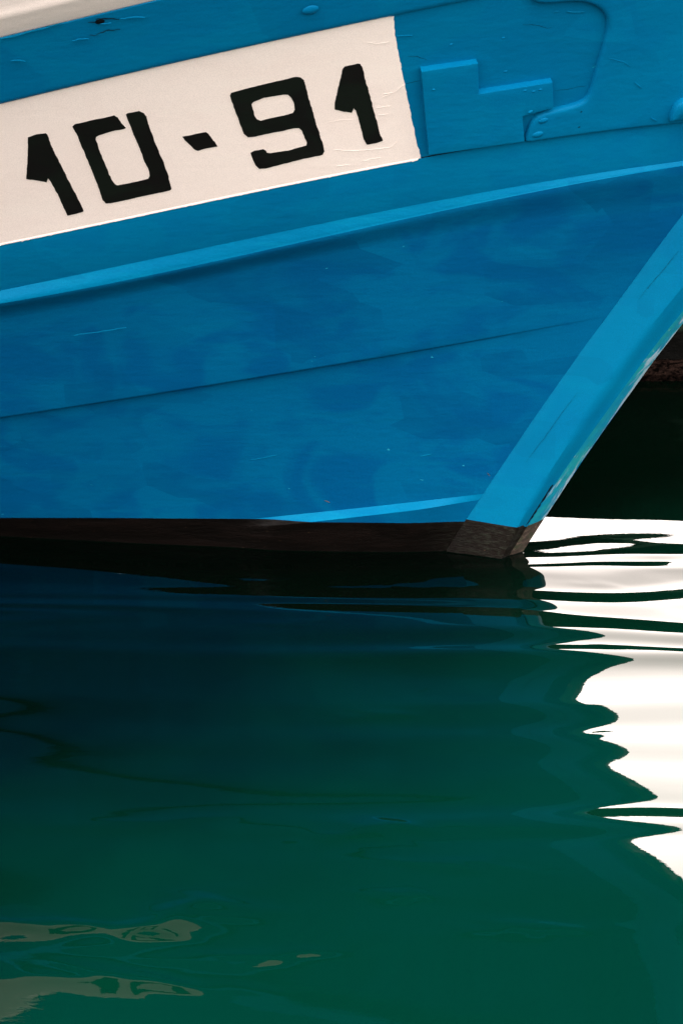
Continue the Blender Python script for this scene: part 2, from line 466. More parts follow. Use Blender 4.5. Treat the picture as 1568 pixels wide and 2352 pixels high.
def area(p): return .5*sum(p[i][0]*p[(i+1) % len(p)][1]-p[(i+1) % len(p)][0]*p[i][1] for i in range(len(p)))
def inset(poly, r):
    n = len(poly); out = []; sg = 1 if area(poly) > 0 else -1
    for i in range(n):
        a = np.array(poly[i-1]); b = np.array(poly[i]); c = np.array(poly[(i+1) % n])
        d1 = (b-a)/max(np.linalg.norm(b-a), 1e-9); d2 = (c-b)/max(np.linalg.norm(c-b), 1e-9)
        n1 = np.array([-d1[1], d1[0]])*sg; n2 = np.array([-d2[1], d2[0]])*sg
        m = n1+n2; l = np.linalg.norm(m)
        if l < .3: m = n1; l = 1
        m = m/l; k = 1/max(.5, float(m@n1))
        out.append(tuple(b+m*r*k))
    return out
def surfn(t, z, off):
    b = Vector(surf(t, z)); e = 1e-3
    u = Vector(surf(t-e, z))-b; v = Vector(surf(t, z+e))-b
    n = u.cross(v).normalized()
    if n.y > 0: n = -n
    return tuple(b+n*off)
def project(p):
    P = ORG + F*p[0] - NN*p[1] + np.array([0, 0, p[2]]) - CAMP
    zc = P[1]*cp - P[2]*sn; yc = P[1]*sn + P[2]*cp
    return 784+P[0]/zc*FPX, 1176-yc/zc*FPX
def Hn(pts, off):
    out = []
    for x, y in pts:
        ax, ay = x, y
        for _ in range(5):
            t, z = hit(ax, ay, off); qx, qy = project(surfn(t, z, off))
            ax += x-qx; ay += y-qy
        out.append((t, z))
    return out
def patch(name, outer, holes, o0, o1, mat, parent, rings=((0, 1),), grid=.03, autosmooth=35, extra=None):
    """rings: (inset, fraction of height) from the foot up; the last ring bounds the face"""
    loops = [outer]+list(holes)
    V, Fc = [], []
    tops = []
    for li, lp in enumerate(loops):
        rs = [(0, 0)]+list(rings)
        idx = []
        for ins, fr in rs:
            q = inset(lp, ins if li == 0 else -ins) if ins else lp
            base = len(V)
            for t, z in q: V.append(surfn(t, z, o0+(o1-o0)*fr))
            idx.append(list(range(base, base+len(q))))
            last = q
        for A, Bn in zip(idx[:-1], idx[1:]):
            m = len(A)
            for i in range(m): Fc.append((A[i], A[(i+1) % m], Bn[(i+1) % m], Bn[i]))
        tops.append((last, idx[-1]))
    pts, ids, edges = [], [], []
    for q, idl in tops:
        b = len(pts); pts += [Vector(p) for p in q]; ids += idl
        edges += [(b+i, b+(i+1) % len(q)) for i in range(len(q))]
    xs = [p[0] for p in tops[0][0]]; ys = [p[1] for p in tops[0][0]]
    for gx in np.arange(min(xs), max(xs), grid):
        for gy in np.arange(min(ys), max(ys), grid):
            if inside(tops[0][0], gx, gy) and not any(inside(h[0], gx, gy) for h in tops[1:]):
                if all(abs(p[0]-gx)+abs(p[1]-gy) > grid*.4 for q, _ in tops for p in q):
                    pts.append(Vector((gx, gy))); ids.append(len(V)); V.append(surfn(gx, gy, o1))
    vs, es, fs, ov, oe, of = delaunay_2d_cdt(pts, edges, [], 0, 1e-7)
    mp_ = []
    for k, o in enumerate(ov):
        if o: mp_.append(ids[o[0]])
        else: mp_.append(len(V)); V.append(surfn(vs[k][0], vs[k][1], o1))
    for f in fs:
        cx = sum(vs[i][0] for i in f)/len(f); cy = sum(vs[i][1] for i in f)/len(f)
        if inside(tops[0][0], cx, cy) and not any(inside(h[0], cx, cy) for h in tops[1:]):
            Fc.append(tuple(mp_[i] for i in f))
    return mesh_obj(name, V, Fc, mat, parent, True, autosmooth)
def H(pts, off=0.0): return [hit(x, y, off) for x, y in pts]

# number panel
edge_pts = [(904, 37), (904,55), (913,110), (922,158), (932,205), (941,250), (950,293), (958,330), (966,361)]
he = H(edge_pts)
ts_top = [t for t in np.arange(he[0][0]+.01, 3.3, .012)]
top = [(t, cU(t)-.0005) for t in reversed(ts_top)] + dens(he, .006, .0016, 2.2, False) + [he[-1]]
bot = [(t, cW(t)+.0015 + .0012*noise.noise(Vector((t*70, 0, 0)))+.0012*noise.noise(Vector((t*240, 5, 0)))) for t in np.arange(he[-1][0]+.006, 3.3, .006)]
top[-1] = (he[-1][0], cW(he[-1][0])+.001)
panel = patch('number_panel', top+bot, [], -.0005, .0015, WHITE, boat, ((0, 1),), .04, 35)
# raggedly painted lower edge lapping over the strake below
lap = [(t, cW(t)+.003) for t in np.arange(3.3, he[-1][0], -.006)]
lap2 = [(t, cW(t)-.0035 - .003*noise.noise(Vector((t*45, 1, 0)))-.003*noise.noise(Vector((t*190, 7, 0)))) for t in np.arange(he[-1][0], 3.3, .005)]
V, Fc = [], []
for t in np.arange(he[-1][0]+.002, 3.3, .004):
    zl = cW(t)-.0045-.0028*noise.noise(Vector((t*30, 1, 0)))-.0035*noise.noise(Vector((t*150, 7, 0)))
    V += [surf(t, cW(t)+.0025, .0005), surf(t, cW(t)+.0012, .0022), surf(t, cW(t)-.001, OFF_W*.75+.0010), surf(t, cW(t)-.0045, OFF_W+.0012), surf(t, min(zl, cW(t)-.0048), OFF_W+.0010)]
m = len(V)//5
for i in range(m-1):
    for j in range(4): Fc.append((5*i+j, 5*i+j+1, 5*i+j+6, 5*i+j+5))
mesh_obj('painted_edge', V, Fc, WHITE, panel)

r1 = lambda L_: [(x*.3296, y*.3296) for x, y in L_]
r2 = lambda L_: [(459.3+x*.3662, y*.3662) for x, y in L_]
ONE_A = r1([(193,955),(250,935),(315,926),(328,935),(352,1000),(375,1050),(420,1140),(470,1240),(520,1335),(580,1470),(530,1488),(470,1500),(430,1420),(400,1350),(360,1275),(335,1240),(325,1268),(260,1255),(183,1244),(188,1150),(193,1050)])
ZERO = r1([(502,880),(520,862),(640,835),(795,801),(822,815),(845,855),(878,888),(860,897),(800,908),(690,938),(670,950),(668,970),(690,1040),(740,1160),(780,1255),(800,1283),(815,1290),(900,1275),(1030,1243),(1040,1225),(1038,1190),(1010,1130),(960,1000),(900,860),(875,795),(890,785),(970,770),(1000,785),(1020,810),(1035,870),(1080,990),(1140,1130),(1165,1200),(1190,1300),(1192,1315),(1180,1325),(1060,1350),(900,1385),(770,1414),(735,1416),(715,1395),(690,1320),(600,1090),(530,930)])
DASH = r1([(1269,950),(1350,932),(1435,916),(1450,930),(1500,990),(1516,1017),(1440,1030),(1378,1047),(1350,1035),(1320,1005)])
NINE = r2([(188,600),(195,580),(270,558),(450,513),(590,481),(630,482),(650,500),(680,610),(730,780),(765,890),(778,945),(770,965),(750,972),(650,993),(500,1030),(410,1055),(370,1056),(345,1035),(330,1000),(316,955),(340,943),(395,932),(412,942),(420,955),(440,958),(550,942),(665,910),(668,895),(655,860),(640,820),(620,800),(590,800),(480,825),(350,852),(300,858),(275,835),(250,770),(215,680)])
NHOLE = r2([(323,650),(335,635),(400,610),(520,590),(550,592),(570,610),(590,650),(594,685),(580,705),(540,717),(430,742),(380,755),(355,745),(342,720)])
ONE_B = r2([(893,430),(905,415),(985,396),(1005,398),(1015,420),(1040,520),(1075,640),(1100,740),(1130,850),(1145,880),(1110,893),(1045,904),(1025,870),(1000,770),(975,690),(960,675),(950,703),(900,697),(842,684),(848,620),(870,520)])
for nm, poly, hol, sd_ in (('numeral', ONE_A, [], 1), ('numeral', ZERO, [], 2), ('dash', DASH, [], 3), ('numeral', NINE, [NHOLE], 4), ('numeral', ONE_B, [], 5)):
    patch(nm, dens(H(poly, .002), .004, .0011, sd_*3.3), [dens(H(h, .002), .004, .0009, sd_) for h in hol], .0012, .0026, BLACK, panel, ((.0003, 1),), .02, 60)

# stepped mounting block
BLK = [(967.5,159.4),(1096.7,140.8),(1098.7,211),(1267.7,184.3),(1270.6,248.5),(1199,268),(1204,325.5),(985,357)]
TH = .018
blk = Hn([(x, y+(5 if i in (0, 1, 2, 3) else 0)) for i, (x, y) in enumerate(BLK)], TH)
block = patch('mounting_block', dens(blk, .008, .0004, 9), [], -.001, TH, BLUE_UP, boat, ((.0, .95), (.0010, .99), (.002, 1)), .03, 40)
# bow plate
BP = [(1215,-30),(1217,-6),(1222,2),(1234,6.5),(1258,7),(1282,5.5),(1306,3),(1330,3),(1347,6),(1362,12),(1375,19),(1385,29),(1391,40),(1394,52),(1394,66),(1391,80),(1386.5,99),(1376,134),(1369,158),(1362,182),(1357,199),(1351,215),(1345,226),(1336,233.5),(1324,239),(1309,243.6),(1290,248),(1271,253),(1252,258),(1236,264),(1227,270),(1220,278),(1214,291),(1209,305),(1204.5,319),(1206,324.5)]
PT = .016
bp = Hn(BP, PT*.6)
def smooth_poly(p, it=2):
    for _ in range(it):
        q = [p[0]]
        for i in range(len(p)-1):
            a, b = np.array(p[i]), np.array(p[i+1]); q += [tuple(a*.75+b*.25), tuple(a*.25+b*.75)]
        q.append(p[-1]); p = q
    return p
bp = smooth_poly(bp, 1)
seam = [(t, cW(t)+.0012) for t in np.arange(bp[-1][0]-.01, .03, -.02)]
tt0 = .02
topz = cT(bp[0][0])-.02
fin = bp + seam + [(tt0, cW(tt0)+.001), (tt0, cU(tt0)-.01)] + [(t, cU(t)+.03) for t in np.arange(.04, bp[0][0]-.01, .03)]
# keep the upper run just under the sheer strake, proud of it so that it laps over
plate = patch('bow_plate', dens(fin, .012), [], -.001, PT, BLUE_UP, boat, ((.0, .45), (.001, .66), (.003, .84), (.006, .95), (.010, 1)), .03, 60)
PAD = [(1538,279),(1539,270),(1542,262),(1546,252),(1550,246),(1558,238),(1568,233),(1585,228),(1640,222),(1660,262)]
patch('fairlead_pad', dens(Hn(PAD, .03), .006), [], PT-.001, PT+.02, BLUE_UP, boat, ((.0, .6), (.002, .85), (.005, 1)), .03, 60)

# bolts and nails
def dome(name, px, py, off, r, h, mat, parent, sq=1.0):
    t, z = Hn([(px, py)], off)[0]
    c = Vector(surfn(t, z, off)); e = 1e-3
    u = (Vector(surf(t-e, z))-Vector(surf(t, z))).normalized(); v = (Vector(surf(t, z+e))-Vector(surf(t, z))).normalized()
    nn = u.cross(v).normalized()
    if nn.y > 0: nn = -nn
    V, Fc = [], []; n = 14; R = 4
    for k in range(R):
        ang = k/R*math.pi/2
        for i in range(n):
            q = 2*math.pi*i/n
            V.append(c + (u*math.cos(q)*sq+v*math.sin(q))*r*math.cos(ang) + nn*(h*math.sin(ang)-.0005))
    V.append(c+nn*h)
    for k in range(R-1):
        for i in range(n): Fc.append((k*n+i, k*n+(i+1) % n, (k+1)*n+(i+1) % n, (k+1)*n+i))
    for i in range(n): Fc.append(((R-1)*n+i, (R-1)*n+(i+1) % n, R*n))
    return mesh_obj(name, V, Fc, mat, parent, True)
dome('bolt', 1247, 277, PT, .010, .004, BLUE_UP, plate, 1.2)
dome('bolt', 1234, 309, PT, .011, .004, BLUE_UP, plate, 1.3)
dome('bolt', 1217, 257, TH, .006, .0035, BLUE_UP, block)
dome('bolt', 713, 23, OFF_U, .015, .005, BLUE_UP, boat, 1.3)
dome('nail_hole', 1334, 257, PT, .0045, .0006, CRACK, plate, 1.2)
dome('nail_hole', 1329, 292, PT, .0045, .0006, CRACK, plate, 1.2)
dome('nail_hole', 230, 50, OFF_U, .0085, .0012, CRACK, boat, 1.3)
for px, py, o in ((985,184,0),(1160,164,0),(1035,102,0),(1240,206,TH),(1205,208,TH),(995,206,TH),(1155,87,0),(1225,210,TH)):
    dome('paint_blister', px, py, o, .0035, .0022, BLUE_UP, boat, 1.4)

# cracks and wrinkles: thin ribbons following the planking, (points, offset, width, material)
def ribbon(name, pts, off, wd, mat, parent, ht=.0012, jit=1.2, seed=0):
    q = dens([(x, y) for x, y in pts], 4, 0, 0, False)+[pts[-1]]
    V, Fc = [], []; m = len(q)
    for i, (x, y) in enumerate(q):
        y += jit*noise.noise(Vector((x*.09, y*.09, seed+.5)))*1.6 + jit*.6*noise.noise(Vector((x*.4, y*.4, seed+9.5)))
        wv = wd*(.35+.65*math.sin(math.pi*min(1, max(.04, i/(m-1)))))*(.8+.5*noise.noise(Vector((x*.2, y*.2, seed))))
        t, z = Hn([(x, y)], off)[0]
        V += [surfn(t, z+wv/2, off-.0004), surfn(t, z, off+ht), surfn(t, z-wv/2, off-.0004)]
    for i in range(m-1):
        for j in range(2): Fc.append((3*i+j, 3*i+j+1, 3*i+j+4, 3*i+j+3))
    return mesh_obj(name, V, Fc, mat, parent, True)
R = lambda L_, s, ox, oy: [(ox+x*s, oy+y*s) for x, y in L_]
r5 = lambda L_: R(L_, .26767, 1148.3, 0)
r4z = lambda L_: R(L_, .2563, 0, 0)       # zoom of the top-left corner
sd_ = 0
for pts, off, wd, mat, ht in (
    (r4z([(860,170),(940,166),(1020,165),(1070,176)]), OFF_U, .0035, CRACK, .0006),
    (r4z([(790,204),(855,203),(880,196)]), OFF_U, .003, CRACK, .0006),
    (r4z([(900,212),(970,212),(1000,205)]), OFF_U, .003, BLUE_UP, .0018),
    (r4z([(805,316),(850,316),(900,298),(960,275),(1080,265)]), OFF_U, .003, CRACK, .0005),
    (r4z([(650,368),(700,354),(800,350)]), OFF_U, .004, BLUE_UP, .002),
    (r4z([(1080,170),(1200,155),(1300,158)]), OFF_U, .005, BLUE_UP, .002),
    (r4z([(100,545),(180,540),(230,550)]), OFF_U, .004, BLUE_UP, .002),
    (r4z([(0,352),(100,335),(220,300),(400,255),(560,205)]), OFF_U-.002, .004, STEMBLUE, .002),
    (r5([(565,97),(640,105),(720,99)]), 0, .005, STEMBLUE, .0028),
    (r5([(455,102),(500,90)]), 0, .004, STEMBLUE, .0022),
    (r5([(930,497),(1010,520),(1060,532),(1110,568)]), PT, .003, BLUE_UP, .0012),
    (r5([(1150,708),(1210,752)]), PT, .004, BLUE_UP, .002),
    (r5([(1290,1005),(1338,1042)]), PT, .004, BLUE_UP, .0028),
    (r5([(190,215),(300,212),(400,240),(440,235)]), 0, .003, CRACK, .0003),
    (r5([(460,780),(600,762),(735,735)]), 0, .0035, CRACK, .0003),
    ([(930,192),(948,189),(967,184)], 0, .0035, CRACK, .0003),
    (r2([(1300,355),(1360,352),(1420,375)]), 0, .003, CRACK, .0003),
    (r2([(1230,225),(1330,222)]), 0, .006, BLUE_UP, .002),
    (r2([(1045,262),(1100,275),(1180,262)]), .0015, 0.0026, WHITE, 0.0009),
    (r2([(1140,610),(1200,590),(1283,530)]), .0015, 0.0023, WHITE, 0.0009),
    (r2([(1150,588),(1225,582)]), .0015, 0.0030, WHITE, 0.0011),
    (r2([(1110,672),(1190,664)]), .0015, 0.0030, WHITE, 0.0011),
    (r2([(1120,722),(1185,715)]), .0015, 0.0030, WHITE, 0.0010),
    (r2([(815,765),(900,752),(980,745)]), .0015, 0.0023, WHITE, 0.0008),
    (r2([(840,940),(960,945),(1060,940),(1200,925),(1235,885)]), .0015, 0.0030, WHITE, 0.0010),
    (r2([(1020,1012),(1090,995),(1130,985)]), .0015, 0.0026, WHITE, 0.0010),
    (r2([(860,1040),(940,1035)]), .0015, 0.0026, WHITE, 0.0010),
    ([(965,1048),(990,1043)], 0, .004, STEMBLUE, .0015),
    ([(576,1055),(606,1051),(636,1045)], 0, .004, STEMBLUE, .0015),
    ([(170,770),(230,762),(290,752)], seam_o(1.3), .003, STEMBLUE, .0012),
    ([(745,1150),(757,1154)], 0, .005, FOOT, .0008),
    ([(1118,1086),(1124,1094)], 0, .006, FOOT, .0008),
    ):
    sd_ += 1
    ribbon('paint_crack' if mat is CRACK else 'paint_wrinkle', pts, off, wd, mat, boat, ht, 1.0, sd_)
# seam shadow gap under the bow plate (open joint), real thin dark caulk line
V, Fc = [], []
for i, t in enumerate(np.arange(.05, he[-1][0]-.0, .004)):
    g_ = .0014+.0012*noise.noise(Vector((t*25, 0, 2)))+.001*noise.noise(Vector((t*120, 0, 2)))
    V += [surf(t, cW(t)+.0012+g_, OFF_W+.0005+PT*.62 if t < bp[-1][0] else .001), surf(t, cW(t)-.0002, OFF_W*.8+.0004)]
m = len(V)//2
mesh_obj('seam_caulk', V, [(2*i, 2*i+1, 2*i+3, 2*i+2) for i in range(m-1)], CRACK, boat, False)

# crack between the stem post and its worn nose piece near the water
V, Fc = [], []
zc0, zc1 = on_plane(1200, 1205, .03)[1], on_plane(1262, 1112, .03)[1]
n_ = 60
for i in range(n_+1):
    k = i/n_; z = zc0+(zc1-zc0)*k
    wv = (.0055*math.sin(math.pi*min(1, .05+k*.95))**.6+.0015)*(1+.9*noise.noise(Vector((z*90, 0, 0))))
    sh = .004*noise.noise(Vector((z*60, 4, 0)))
    a0 = a_nsn(z)-.003+sh
    V += [(a0-wv, -(.030+.0035), z), (a0, -(.030+.002), z), (a0+wv*.4, -(.027+.0025), z)]
for i in range(n_):
    for j in range(2): Fc.append((3*i+j, 3*i+j+1, 3*i+j+4, 3*i+j+3))
mesh_obj('stem_crack', V, Fc, CRACK, boat, False)
# long drying cracks and paint ridges running up the stem side
for q, (k0, k1, za, zb, mt_, wd_) in enumerate(((.42, .50, .30, .52, CRACK, .0004), (.36, .40, .80, .95, CRACK, .0004))):
    V, Fc = [], []; n_ = 70
    for i in range(n_+1):
        k = i/n_; z = za+(zb-za)*k; kk_ = k0+(k1-k0)*k
        a0 = a_rab(z)*(1-kk_)+a_rid(z)*kk_ + .004*noise.noise(Vector((z*14, q*3.1, 0))) + .0015*noise.noise(Vector((z*70, q*3.1, 2)))
        wv = wd_*(.2+math.sin(math.pi*k))*(.7+.9*abs(noise.noise(Vector((z*40, q, 5)))))
        h_ = .0035 if mt_ is CRACK else .0042
        V += [(a0-wv, -(LS+.0026), z), (a0, -(LS+h_), z), (a0+wv, -(LS+.0026), z)]
    for i in range(n_):
        for j in range(2): Fc.append((3*i+j, 3*i+j+1, 3*i+j+4, 3*i+j+3))
    mesh_obj('stem_crack' if mt_ is CRACK else 'paint_ridge', V, Fc, mt_, boat, True)

# ------------------------------------------------------------------ water
rng = np.random.default_rng(13)
def waves():
    comps = []
    for lam, slope, spread in ((1.5, .006, 18), (.95, .007, 24), (.70, .008, 30), (.52, .008, 30), (.40, .007, 30), (.31, .005, 34), (.25, .003, 34)):
        for q in range(2):
            th = math.radians(90 + rng.uniform(-spread, spread))
            l = lam*rng.uniform(.88, 1.12)
            k = 2*math.pi/l
            comps.append((k*math.cos(th), k*math.sin(th), slope/k, rng.uniform(0, 6.28)))
    return comps
WV = waves()
def height(X, Y):
    h = np.zeros_like(X)
    wx = X + .10*np.sin(1.3*Y+.6*X+1.0) + .05*np.sin(2.9*X-1.7*Y)
    wy = Y + .12*np.sin(1.1*X+.4*Y+2.0) + .06*np.sin(2.3*X+1.9*Y+.7)
    for kx, ky, A, ph in WV:
        h += A*np.sin(kx*wx+ky*wy+ph)
    # calm patches
    calm = .62+.38*np.sin(.9*X+.5*Y+.8)*np.sin(.8*Y-.3*X+2.1)
    return h*calm
# The main swell: crests run across the view. Its slope along Y is chosen so that the bow's mirror
# image breaks into the scalloped lobes of the photograph, with troughs that mirror the dark quay.
EDGE = [(465,315),(490,365),(520,430),(556,460),(585,520),(590,560),(600,600),(620,625),(665,665),(640,690),(610,722),(665,755),(770,800),(900,850),(860,870),(790,890),(738,912),(760,938),(850,955),(1000,980),(1180,1012),(1080,1040),(1000,1075),(940,1108),(880,1124),(850,1150),(832,1185),(820,1215),(782,1252),(815,1278),(960,1300),(1050,1335),(1085,1365),(1050,1395),(950,1412),(848,1440),(860,1480),(980,1505),(1060,1540),(1085,1565),(1050,1600),(975,1645),(1010,1680),(1130,1745),(1240,1820),(1300,1866),(1275,1893),(1150,1912),(960,1935),(830,1972),(1000,2010),(1150,2035),(1370,2056),(1500,2080),(1500,2106),(1300,2128),(1125,2146),(1150,2180),(1260,2240),(1350,2290),(1440,2350),(1580,2450),(1640,2560),(1600,2680),(1700,2800),(1720,3000),(1800,3300)]
ez = np.array(EDGE, float)
EX = 1033.5+ez[:, 0]*.36613; EY = 1148.3+ez[:, 1]*.36613
def edge_x(py): return float(np.interp(py, EY, EX))
def slope_for_stem(px, py, hw):
    d = ray(px, py); P = CAMP + d*((hw-CAM_H)/d[2]) - ORG
    d = d/np.linalg.norm(d)
    def f(sg):
        n = np.array([0, -sg, 1.0]); n /= np.linalg.norm(n)
        r = d-2*(d@n)*n
        l = (-.026 - P@NN)/(r@NN)
        Q = P+r*l
        return Q@F - a_nsf(Q[2])
    lo, hi = -.16, .16
    if f(lo)*f(hi) > 0: return None
    fl = f(lo)
    for _ in range(40):
        m = .5*(lo+hi)
        if f(m)*fl > 0: lo = m
        else: hi = m
    return .5*(lo+hi)
BANDS = [(270, 366), (402, 424), (552, 626), (690, 806), (906, 946)]     # troughs mirroring the quay
pys = np.arange(1100, 2360, 1.5)
yf0, hf0 = np.array([0., 20.]), np.zeros(2)
for _pass in range(4):
    sg_, yw = [], []
    HB = lambda y: float(np.interp(y, yf0, hf0))
    for py in pys:
        dep = PITCH + math.atan((py-1176)/FPX)
        yy_ = CAM_H/math.tan(dep); yy_ = (CAM_H-HB(yy_))/math.tan(dep); hh_ = HB(yy_); yw.append(yy_)
        v = slope_for_stem(edge_x(py), py, hh_) if py > 1262 else 0.0
        if v is None: v = sg_[-1]
        thr = min(math.radians(24), max(math.atan(2.0/(13.35-yy_)), math.atan(.52/(8.90-yy_))))
        low = math.radians(3.6 if py > 1187 else 3.4)
        zy_ = (py-1148.3)/.36613
        dark = py < 1187 or any(a <= zy_ <= b for a, b in BANDS)
        # surface tilted by s mirrors elevation dep + 2*s (s < 0 looks lower)
        sd0 = (thr-low-dep)/2; sl0 = (thr+math.radians(.6)-dep)/2
        if dark: v = min(v, sd0) if py > 1187 else min(0, sd0)
        elif py < 1530: v = max(v, sl0)
        sg_.append(v)
    sg_ = np.array(sg_); yw = np.array(yw)
    kk = np.exp(-.5*(np.arange(-9, 10)/1.6)**2); kk /= kk.sum()
    sg_ = np.convolve(np.pad(sg_, 9, mode='edge'), kk, 'valid')
    o_ = np.argsort(yw); yw = yw[o_]; sg_ = sg_[o_]
    yf = np.arange(3.2, 8.6, .002)
    sf = np.interp(yf, yw, sg_)
    sf *= np.clip((yf-3.2)/.8, 0, 1)*np.clip((8.3-yf)/.9, 0, 1)
    hf = np.concatenate([[0], np.cumsum(.5*(sf[1:]+sf[:-1]))*.002])
    hf -= np.interp(6.9, yf, hf)

    yf0, hf0 = yf, hf
DIMP = [(862,1636,80,10,0,.0022), (850,1925,110,24,-.08,.0060), (430,2142,115,36,-.28,.0120), (905,2085,75,15,0,.0035), (1640,1301,230,17,0,.0062), (1375,1337,60,5,.1,.0009), (1366,1612,22,4,0,.0006), (1385,1679,34,6,0,.0010), (1500,1490,120,7,.06,.0009), (40,2165,150,24,-.05,.0075), (640,1330,110,9,.05,-.0012), (900,1342,120,11,0,.0014), (1040,2010,120,16,.05,.0030), (240,2300,180,24,.1,.0040), (560,2240,150,20,-.1,.0030), (1180,2170,130,18,.0,.0030), (330,1900,150,14,-.1,.0022), (680,1430,90,8,.0,.0012)]
def dimples(X, Y):
    h = np.zeros_like(X)
    for px, py, wx_, wy_, tilt, A in DIMP:
        c = on_water(px, py); e = on_water(px+wx_, py+tilt*wx_); f = on_water(px, py-wy_)
        sx = np.hypot(e[0]-c[0], e[1]-c[1]); sy = f[1]-c[1]; an = math.atan2(e[1]-c[1], e[0]-c[0])
        u = ((X-c[0])*math.cos(an)+(Y-c[1])*math.sin(an))/sx; v = (-(X-c[0])*math.sin(an)+(Y-c[1])*math.cos(an))/sy
        u = u + .28*np.sin(2.1*v+wx_)+.15*np.sin(5*u+3*v); v = v + .25*np.sin(1.9*u+wy_)+.12*np.sin(4.3*u+1+wx_)
        h += A*np.exp(-np.clip(u*u+v*v, 0, 40)*.9)
    return h
def surface(X, Y):
    dX = np.maximum(0, np.maximum(-1.5-X, X-2.0)); dY = np.maximum(0, np.maximum(3.9-Y, Y-9.6))
    fade = 1/(1+(np.hypot(dX, dY)/4)**2)
    chop = np.zeros_like(X)
    for q, (lam, th, sl) in enumerate(((.21, 84, .020), (.17, 99, .018), (.27, 92, .022), (.34, 76, .018), (.13, 88, .008))):
        k = 2*math.pi/lam; a_ = math.radians(th)
        chop += sl/k*np.sin(k*(X*math.cos(a_)+Y*math.sin(a_)) + 1.7*q + .9*np.sin(2.6*X+1.1*q) + .7*np.sin(1.9*Y-2.2*X))
    chop *= np.clip((X-.38)/.35, 0, 1)*np.clip((Y-5.95)/.35, 0, 1)*(.12+.88*np.clip((7.12-Y)/.12, 0, 1))*.95
    return chop + height(X, Y)*fade*(.5+.45*np.clip((Y-7.25)/.4, 0, 1)+.55*np.clip((5.1-Y)/.5, 0, 1)*np.clip((.9-X)/.6, 0, 1)) + swell(X, Y) + dimples(X, Y)
def swell(X, Y):
    y5 = np.exp(-((Y-6.42)/.10)**2)*.20 + np.exp(-((Y-5.9)/.3)**2)*.03
    Yw = Y + y5*(X-.55) + .10*np.sin(3.6*X+6.5*Y+1.2)*np.clip(X-.5, 0, .6) + .03*np.sin(9*X-11*Y)*np.clip(X-.6, 0, .5) + .04*np.sin(2.2*X+1.1)*np.clip(.4-X, 0, 1)
    h = np.interp(Yw, yf, hf)
    base = np.interp(Y, yf, np.convolve(np.pad(hf, 150, mode='edge'), np.ones(301)/301, 'valid'))
    wx = .30+.70*np.clip((X+.35)/.65, 0, 1)**2*(3-2*np.clip((X+.35)/.65, 0, 1))
    return (base + (h-base)*wx)/(1+(np.maximum(0, X-3)/2)**2)
def axis(lo, hi, step, far, n=34):
    core = np.arange(lo, hi+1e-6, step)
    g = np.geomspace(step*1.5, far, n)
    return np.concatenate([(lo-g)[::-1], core, hi+g])
xs = axis(-1.5, 2.0, .010, 600); ys = axis(3.9, 9.6, .010, 900)
ys = ys[ys > -60]
X, Y = np.meshgrid(xs, ys)
Zh = surface(X, Y)
nx, ny = len(xs), len(ys)
co = np.stack([X, Y, Zh], -1).reshape(-1, 3).astype(np.float32)
ii, jj = np.meshgrid(np.arange(ny-1), np.arange(nx-1), indexing='ij')
a = (ii*nx+jj).ravel()
quads = np.stack([a, a+1, a+nx+1, a+nx], -1).astype(np.int32)
# meniscus: the water climbs a few millimetres where it wets the planking and the stem
line = []
for t in np.arange(3.0, .0, -.01):
    p = np.array(surf(t, .0, low_off(t, .0)))
    line.append(p)
for af, lf in (side_prof+bev+nose[1:])[2:]:
    line.append(np.array((af(0), -lf(0), 0)))
W = np.array([ORG + F*p[0] - NN*p[1] for p in line]); W = W[:, :2]
seg = np.r_[0, np.cumsum(np.hypot(*np.diff(W, axis=0).T))]
q_ = np.arange(0, seg[-1], .006)
W = np.stack([np.interp(q_, seg, W[:, 0]), np.interp(q_, seg, W[:, 1])], -1)
T_ = np.gradient(W, axis=0); T_ /= np.linalg.norm(T_, axis=1)[:, None]
O_ = np.stack([T_[:, 1], -T_[:, 0]], -1)          # outward, towards the viewer's side
if O_[10]@NN[:2] < 0: O_ = -O_
prof = ((-.010, .0062), (-.002, .0046), (.0005, .0030), (.003, .0014), (.006, .0005), (.010, -.0006))
mv = []
for d, hh in prof:
    P_ = W + O_*d
    mv.append(np.stack([P_[:, 0], P_[:, 1], surface(W[:, 0], W[:, 1])*.5+surface(P_[:, 0], P_[:, 1])*.5+hh], -1))
mv = np.stack(mv, 1); mq, mr_ = mv.shape[:2]; b0_ = len(co)
co = np.concatenate([co, mv.reshape(-1, 3).astype(np.float32)])
i_, j_ = np.meshgrid(np.arange(mq-1), np.arange(mr_-1), indexing='ij'); a2 = (b0_+i_*mr_+j_).ravel()
quads = np.concatenate([quads, np.stack([a2, a2+1, a2+mr_+1, a2+mr_], -1).astype(np.int32)])
me = bpy.data.meshes.new('water')
me.vertices.add(len(co)); me.vertices.foreach_set('co', co.ravel())
me.loops.add(quads.size); me.loops.foreach_set('vertex_index', quads.ravel())
me.polygons.add(len(quads)); me.polygons.foreach_set('loop_start', np.arange(0, quads.size, 4, dtype=np.int32))
me.update(calc_edges=True); me.validate(); me.shade_smooth()
water = bpy.data.objects.new('water', me); COL.objects.link(water)
tag(water, 'dark green harbour water with slow ripples', kind='structure')
M = Mat('harbour_water')
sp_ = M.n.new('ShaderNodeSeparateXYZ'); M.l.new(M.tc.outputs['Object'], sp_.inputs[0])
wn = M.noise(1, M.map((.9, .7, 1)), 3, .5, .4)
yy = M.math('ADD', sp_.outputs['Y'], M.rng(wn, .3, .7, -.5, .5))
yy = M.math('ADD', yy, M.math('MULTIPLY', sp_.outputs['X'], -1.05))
far_left = M.rng(yy, 4.4, 6.75, 0, 1, True)       # base colour darkens away from the viewer and towards the left
col = M.mix(far_left, (.00004, .0078, .0042), (.0001, .0012, .0006))
M.l.new(col, M.b.inputs['Base Color'])
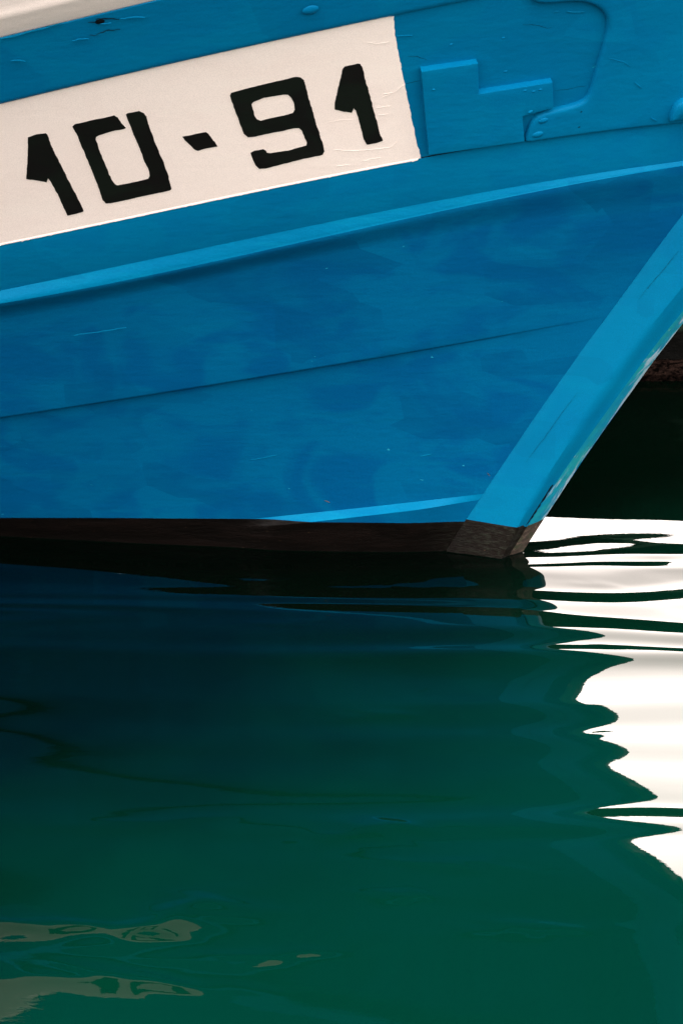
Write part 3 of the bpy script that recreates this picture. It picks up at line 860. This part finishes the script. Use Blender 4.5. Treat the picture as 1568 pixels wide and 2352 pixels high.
M.b.inputs['Roughness'].default_value = .0; M.b.inputs['IOR'].default_value = 1.20
fb = M.noise(1, M.map((14, 26, 1)), 3, .5, .4)

fr_ = M.noise(1, M.map((16, 34, 1)), 4, .55, .8)
M.l.new(M.bump(fr_, .045, .0012), M.b.inputs['Normal'])
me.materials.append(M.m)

# ------------------------------------------------------------------ quay behind
def rock(name):
    M = Mat(name)
    n = M.noise(1, M.map((1.6, 1.6, 5)), 6, .65, .5)
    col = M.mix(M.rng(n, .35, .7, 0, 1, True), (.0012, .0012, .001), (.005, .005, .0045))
    r = M.noise(1, M.map((.9, .9, 1.6), (3, 1, 2)), 4, .6, .6)
    col = M.mix(M.rng(r, .57, .63, 0, .8), col, (.09, .035, .012))
    g = M.noise(1, M.map((1.1, .9, 2.1), (7, 1, 2)), 4, .6, .4)
    col = M.mix(M.rng(g, .53, .60, 0, .8), col, (.035, .065, .045))
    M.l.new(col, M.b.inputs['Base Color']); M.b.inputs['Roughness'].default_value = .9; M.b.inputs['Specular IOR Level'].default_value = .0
    M.l.new(M.bump(M.noise(1, M.map((6, 6, 9)), 6, .65), .8, .03), M.b.inputs['Normal'])
    return M.m
QM = rock('dark_quay_stone')
def weed():
    M = Mat('weedy_ledge')
    n = M.noise(1, M.map((40, 40, 60)), 5, .7)
    col = M.mix(M.rng(n, .42, .62, 0, 1, True), (.001, .0008, .0007), (.012, .007, .0055))
    M.l.new(col, M.b.inputs['Base Color']); M.b.inputs['Roughness'].default_value = .9; M.b.inputs['Specular IOR Level'].default_value = .0
    M.l.new(M.bump(n, .8, .01), M.b.inputs['Normal'])
    return M.m
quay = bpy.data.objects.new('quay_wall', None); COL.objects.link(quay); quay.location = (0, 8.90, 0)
tag(quay, 'dark stone quay wall in shade behind the bow, brown weed along its foot', 'wall')
def sheet(name, prof, mat, parent, x0=-16, x1=16, n=400, amp=.03):
    V, Fc = [], []; m = len(prof)
    for i in range(n+1):
        x = x0+(x1-x0)*i/n
        for j, (y, z) in enumerate(prof):
            d = amp*noise.noise(Vector((x*2.5, y*3, z*6))) + amp*.5*noise.noise(Vector((x*9, y*9, z*14)))
            V.append((x, y+d+.05*x*0, z+(.4*d if z > -.1 and j not in (0, m-1) else 0)))
    for i in range(n):
        for j in range(m-1):
            a = i*m+j; Fc.append((a, a+1, a+m+1, a+m))
    return mesh_obj(name, V, Fc, mat, parent, True, 40)
sheet('ledge', [(-.11, -.5), (-.12, -.05), (-.115, .01), (-.09, .03), (-.03, .04), (.1, .045)], weed(), quay)
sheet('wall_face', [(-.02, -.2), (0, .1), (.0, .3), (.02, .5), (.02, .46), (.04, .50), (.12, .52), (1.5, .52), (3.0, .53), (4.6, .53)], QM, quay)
sheet('unseen_backdrop', [(4.55, .45), (4.55, .9), (4.55, 1.3), (4.57, 1.6), (4.6, 1.85), (4.66, 2.0), (5.1, 2.0), (5.1, .45)], QM, quay)  # unseen wall added to keep bright sky out of the water's mirror image
